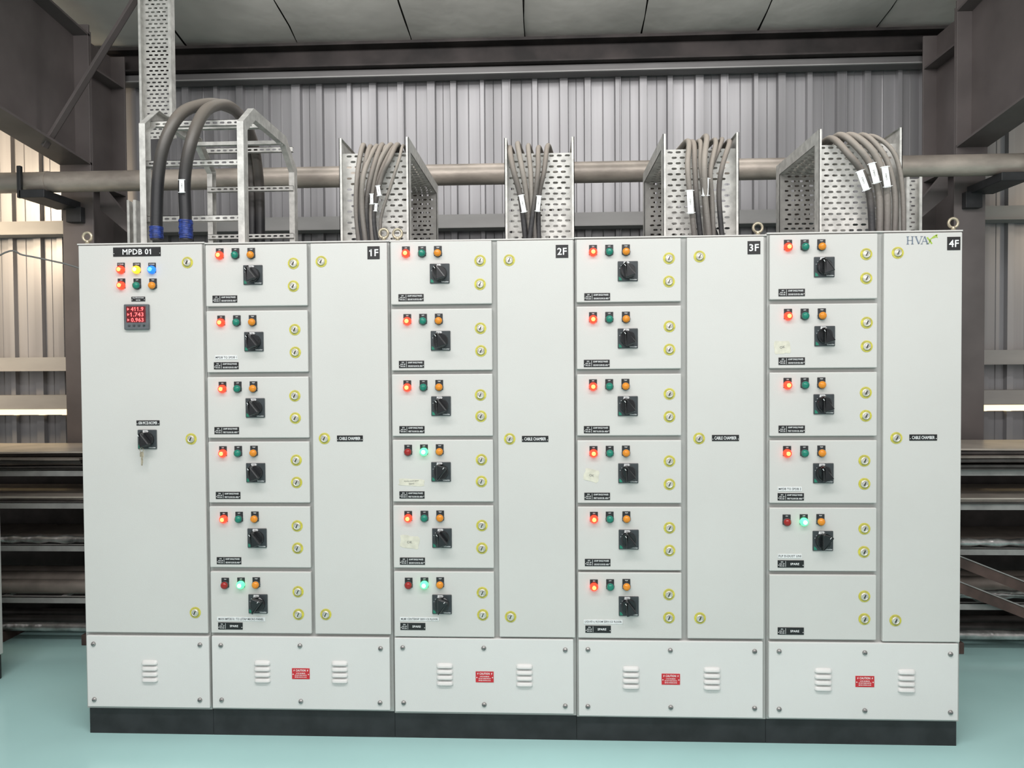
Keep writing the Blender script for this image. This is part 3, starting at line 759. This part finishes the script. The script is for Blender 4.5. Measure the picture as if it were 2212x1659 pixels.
def cable(pts,ti,r_=.0105,tg=None,lb="dusty grey-black cable looped over perforated tray",lift=.03,m=None,yf=.125):
    xa,xb,zt,y2=trays[ti]
    f_=[P(u_+(rt.uniform(-2,2) if k else 0),v,yf+(rt.uniform(-.015,.015) if k else 0)) for k,(u_,v) in enumerate(pts[:-1])]
    f_[0].z=tops[ti+1]+.001
    tp=P(*pts[-1],.185); tp.z=max(tp.z,zt+r_+.004)+rt.uniform(.004,.02)
    wd=(xb-xa-.06)*(.8 if ti==3 else 1)
    x2=xa+.03+wd*(CNT[ti]+.5)/NTOT[ti]; CNT[ti]+=1
    full=f_+[tp,Vector(((tp.x*2+x2)/3,.35,max(tp.z,zt+lift))),Vector((x2,y2-.15,zt+lift)),Vector((x2,y2+.03,zt+.005)),Vector((x2,y2+.03,zt-.18)),Vector((x2,y2+.025,1.5)),Vector((x2,y2+.025,.02))]
    b=MB(); b.tube(full,r_,m or (cdust if rt.random()<.5 else cdust2),10,7)
    o=b.done("power_cable",None,label=lb,category="cable",group="cables over perforated trays")
    if tg:
        for t in tg: tag(o,t[0],t[1],.09,*t[2:])
    return o
cable([(776,515),(769,450),(772,370),(784,324)],0,.0115)
cable([(785,515),(780,470),(781,390),(789,345),(800,322)],0,.011)
cable([(790,515),(782,450),(788,375),(812,321)],0,.011,yf=.10)
cable([(796,515),(790,450),(800,380),(824,321)],0,.0115,tg=[(803,430,7,24)])
cable([(799,515),(797,470),(806,400),(820,350),(833,320)],0,.007,tg=[(812,448,6,18,-.1)],yf=.15)
cable([(805,515),(801,450),(813,370),(842,321)],0,.0115,tg=[(818,412,8,24,.15)])
cable([(810,515),(804,455),(818,385),(850,322)],0,.010,yf=.155)
cable([(814,515),(808,465),(824,390),(842,345),(858,323)],0,.011)
cable([(822,515),(824,470),(844,400),(860,345),(871,328)],0,.007)
cable([(1136,512),(1127,430),(1109,365),(1101,322)],1,.0125,[(1129,440,10,40,.18)])
cable([(1147,512),(1140,430),(1128,360),(1118,320)],1,.012)
cable([(1156,512),(1150,440),(1146,370),(1141,318)],1,.011)
cable([(1143,512),(1154,430),(1164,370),(1163,323)],1,.011,yf=.10)
cable([(1164,512),(1163,430),(1176,370),(1183,325)],1,.011,[(1163,440,9,36,-.1)])
cable([(1501,507),(1492,430),(1487,360),(1487,318)],2,.012,[(1491,436,13,52,.05)])
cable([(1514,507),(1506,430),(1499,360),(1497,314)],2,.012)
cable([(1526,507),(1521,430),(1514,360),(1512,308)],2,.011)
cable([(1532,507),(1526,430),(1520,350),(1526,303)],2,.013,[(1524,404,13,40,-.03)],lift=.045,yf=.10)
cable([(1541,507),(1537,430),(1536,370),(1546,308)],2,.0115,lift=.045)
cable([(1552,507),(1530,450),(1530,380),(1560,312)],2,.0095,yf=.155)
cable([(1560,507),(1553,420),(1560,360),(1576,316)],2,.0115)
cable([(1884,496),(1880,430),(1862,375),(1834,335),(1797,306)],3,.0145,[(1864,390,14,46,.35)])
cable([(1900,496),(1898,425),(1883,362),(1855,322),(1816,299)],3,.0145,[(1888,374,14,46,.25)])
cable([(1916,496),(1916,420),(1902,358),(1875,316),(1836,296)],3,.0145,[(1914,382,14,46,.15)])
cable([(1932,496),(1933,430),(1924,365),(1902,322),(1864,297)],3,.0115)
cable([(1952,496),(1950,430),(1943,362),(1921,318),(1880,298)],3,.0095)

# ------------------------------------------------------------------ neighbour cabinet + wire
nx=P(8,1440,.62).x
b=MB(); b.box(nx-.8,nx,.02,.62,.13,2.05,paint,.004)
cabn=empty("switchboard_cabinet",(nx-.4,.32,0),label="light grey cabinet edge on black plinth standing apart",category="electrical cabinet",group="row of switchboard cabinets")
b.done("cabinet_body",cabn); b=MB(); b.box(nx-.796,nx-.004,.03,.61,0,.13,plinth_m,.003); b.done("plinth",cabn)
b=MB(); b.box(nx-.78,nx-.02,.0,.0195,.16,2.02,paint,.003); b.done("door",cabn)
b=MB(); cp=[P(10,546,.33),P(50,551,.36),P(110,563,.40),P(168,578,.44)]
b.tube([Vector((nx+.001,.30,min(2.03,cp[0].z-.02)))]+cp+[Vector((bx[0]-.001,.44,cp[-1].z-.10))],.0042,wirem,8,6); b.done("conduit",None,label="thin grey wire sloping between cabinets",category="wire")

# ------------------------------------------------------------------ storage racks with sheets
def slab(name,x0,x1,y0,y1,z,th,m,lb,grp,cat="sheet",wav=.006,skew=0.):
    N=18; b=MB(); vs=[]; ph=random.uniform(0,6)
    for i in range(N+1):
        t=i/N; x=x0+(x1-x0)*t; w=wav*(sin(t*7+ph)+.5*sin(t*13+ph*2)); yf=y0+wav*1.5*sin(t*23+ph)+skew*t
        vs+=[(x,yf,z+max(0,w)),(x,y1,z),(x,y1,z+th),(x,yf,z+th+max(0,w))]
    fs=[]
    for i in range(N):
        a=i*4; c_=a+4
        for k in range(4): fs.append((a+k,c_+k,c_+(k+1)%4,a+(k+1)%4))
    fs+=[(0,1,2,3),(N*4+3,N*4+2,N*4+1,N*4)]
    b.add(vs,fs,m); b.done(name,None,label=lb,category=cat,group=grp)
def rack(x0,x1,side):
    g="stored sheets and wrapped rolls"
    y0,y1=1.08,1.60
    rk=empty("storage_rack",((x0+x1)/2,(y0+y1)/2,0),label="grey steel storage rack loaded with sheets and rolls",category="rack",group="storage racks")
    lv=[Z(60,1296,y0),Z(60,1184,y0),Z(60,1092,y0),Z(60,1022,y0)]
    for z in lv:
        b=MB()
        for y in (y0,y1-.03):
            b.box(x0,x1,y,y+.004,z-.018,z+.018,rackm); b.box(x0,x1,y,y+.03,z+.014,z+.018,rackm)
        for k in range(7):
            x=x0+.05+(x1-x0-.1)*k/6; b.box(x-.015,x+.015,y0+.03,y1-.03,z+.004,z+.016,rackm)
        b.done("shelf_frame",rk)
    for x in (x0,x1-.04):
        for y in (y0+.03,y1-.07):
            b=MB(); b.box(x,x+.004,y,y+.04,0,lv[-1]-.019,rackm); b.box(x,x+.04,y+.036,y+.04,0,lv[-1]-.019,rackm); b.done("upright_post",rk)
    z=lv[3]+.0185
    for k in range(7):
        th=random.choice((.009,.012,.015)) if k<6 else .010
        yf=y0-.03+random.uniform(-.05,.05) if k<6 else y0-.02
        slab("metal_sheet",x0+random.uniform(.02,.25),x1-random.uniform(.02,.25),yf,y1-.02,z,th,(sheetd,sheetd,sheetb,sheetd,sheetb,sheetd,sheetm)[k],"tan flat sheet on top of stack" if k>5 else "dark flat sheet stacked on rack",g,wav=.0015); z+=th+.005
    z=lv[2]+.0185
    for k in range(3):
        slab("metal_sheet",x0+.03+.02*k,x1-.05,y0+random.uniform(-.03,.03),y1-.02,z,.009,(sheetd,sheetb,sheetm)[k],"dark flat sheet stacked on rack",g,wav=.001); z+=.012
    z=lv[1]+.0185
    for k in range(2):
        slab("metal_sheet",x0+.03,x1-.05,y0+random.uniform(.06,.1),y1-.02,z,.009,(sheetd,sheetb)[k],"dark flat sheet stacked on rack",g,wav=.001); z+=.012
    b=MB(); rr=.022; pr=[(rr+.004*sin(j*1.9)+.003*sin(j*4.1),j*(x1-x0-.1)/40) for j in range(41)]
    b.lathe((x0+.05,y0+.025,lv[1]+.0185+rr+.007),pr,foil,ax='x',seg=14); b.done("wrapped_roll",None,label="long roll wrapped in crinkled silver foil",category="roll",group=g)
    z=lv[0]+.0185
    for k,y in enumerate((y0+.07,y0+.20,y0+.33)):
        b=MB(); rr=.042 if k==0 else .05
        if side>0 and k==0:
            pr=[(.026+.004*sin(j*2.3),j*(x1-x0-.1)/40) for j in range(41)]; rr=.032
            b.lathe((x0+.05,y,z+rr),pr,foil,ax='x',seg=14); b.done("wrapped_roll",None,label="long roll wrapped in crinkled silver foil",category="roll",group=g)
        else:
            b.lathe((x0+.03,y,z+rr),[(rr,0),(rr,x1-x0-.08)],sheetb,ax='x',seg=20); b.done("stored_pipe",None,label="long brown pipe lying on rack",category="pipe",group=g)
    for k,y in enumerate((y0+.07,y0+.2,y0+.33)):
        rr=.026; b=MB()
        b.lathe((x0+.06,y,rr+.0645),[(rr,0),(rr,x1-x0-.13)],foil if k==0 else sheetd,ax='x',seg=20); b.done("stored_pipe",None,label="long shiny metal pipe above the floor" if k==0 else "long dark metal pipe above the floor",category="pipe",group=g)
    for k in range(4):
        x=x0+.25+(x1-x0-.5)*k/3; b=MB(); b.box(x-.04,x+.04,y0+.01,y1-.01,0,.063,wood,.003); b.done("wooden_batten",None,label="dark wooden batten under stored pipes",category="wood",group="floor battens")
    b=MB(); b.prism([(x0+.05,1.63,.0),(x0+.05,1.65,0),(x0+.05,1.655,lv[3]-.02),(x0+.05,1.635,lv[3]-.02)],(x1-x0-.1,0,0),sheetd); b.done("metal_sheet",None,label="dark backing sheet added behind rack to deepen its shade",category="sheet",group=g)  # added dark backdrop: shade between the shelves put into its colour
    if side>0:
        for k in range(2):
            za=P(2120,1215+55*k,y0-.05).z; xa_=P(2085,1200,y0-.05).x-.1
            b=MB(); L=(za-.0)/.40; dz=-za
            b.prism([(xa_,y0-.05,za),(xa_,y0-.04,za),(xa_,y0-.04,za+.06),(xa_,y0-.05,za+.06)],(L,0,dz),wood)
            b.prism([(xa_,y0-.056,za+.06),(xa_,y0-.034,za+.06),(xa_,y0-.034,za+.066),(xa_,y0-.056,za+.066)],(L,0,dz),rackm)
            b.done("wooden_board",None,label="dark board with pale metal edge sloping against rack",category="board",group="sloping boards")
xl=X(175,1200,1.2); xr=X(2085,1200,1.2)
rack(xl-1.9,xl+.35,-1); rack(xr-.35,xr+1.9,1)

# ------------------------------------------------------------------ lighting
w=bpy.data.worlds.new("World"); S.world=w; w.use_nodes=True
bg=w.node_tree.nodes["Background"]; bg.inputs[0].default_value=(1,.975,.965,1); bg.inputs[1].default_value=.52
def area(name,loc,rot,sx_,sy_,e,col=(1,1,1)):
    l=bpy.data.lights.new(name,'AREA'); l.shape='RECTANGLE'; l.size=sx_; l.size_y=sy_; l.energy=e; l.color=col
    o=bpy.data.objects.new(name,l); COL.objects.link(o); o.location=loc; o.rotation_euler=[radians(a) for a in rot]; return o
area("roof_lamp",(0,-2.4,4.2),(16,0,0),6,.5,175,(1,.98,.97))
area("roof_lamp",(0,-5.0,3.6),(60,0,0),8,2,120,(1,.975,.965))
area("bay_warm_fill",(-4.3,1.0,2.9),(75,0,25),.6,.6,80,(1,.80,.56))  # unseen warm area light, added to brighten the left bay wall
area("bay_warm_fill",(4.6,1.0,2.9),(75,0,-25),.6,.6,40,(1,.82,.60))  # unseen warm area light, added to brighten the right bay wall
area("wall_fill",(0,1.2,3.9),(35,0,0),4,.3,22,(1,.98,.96))  # unseen area light added to lift the back wall
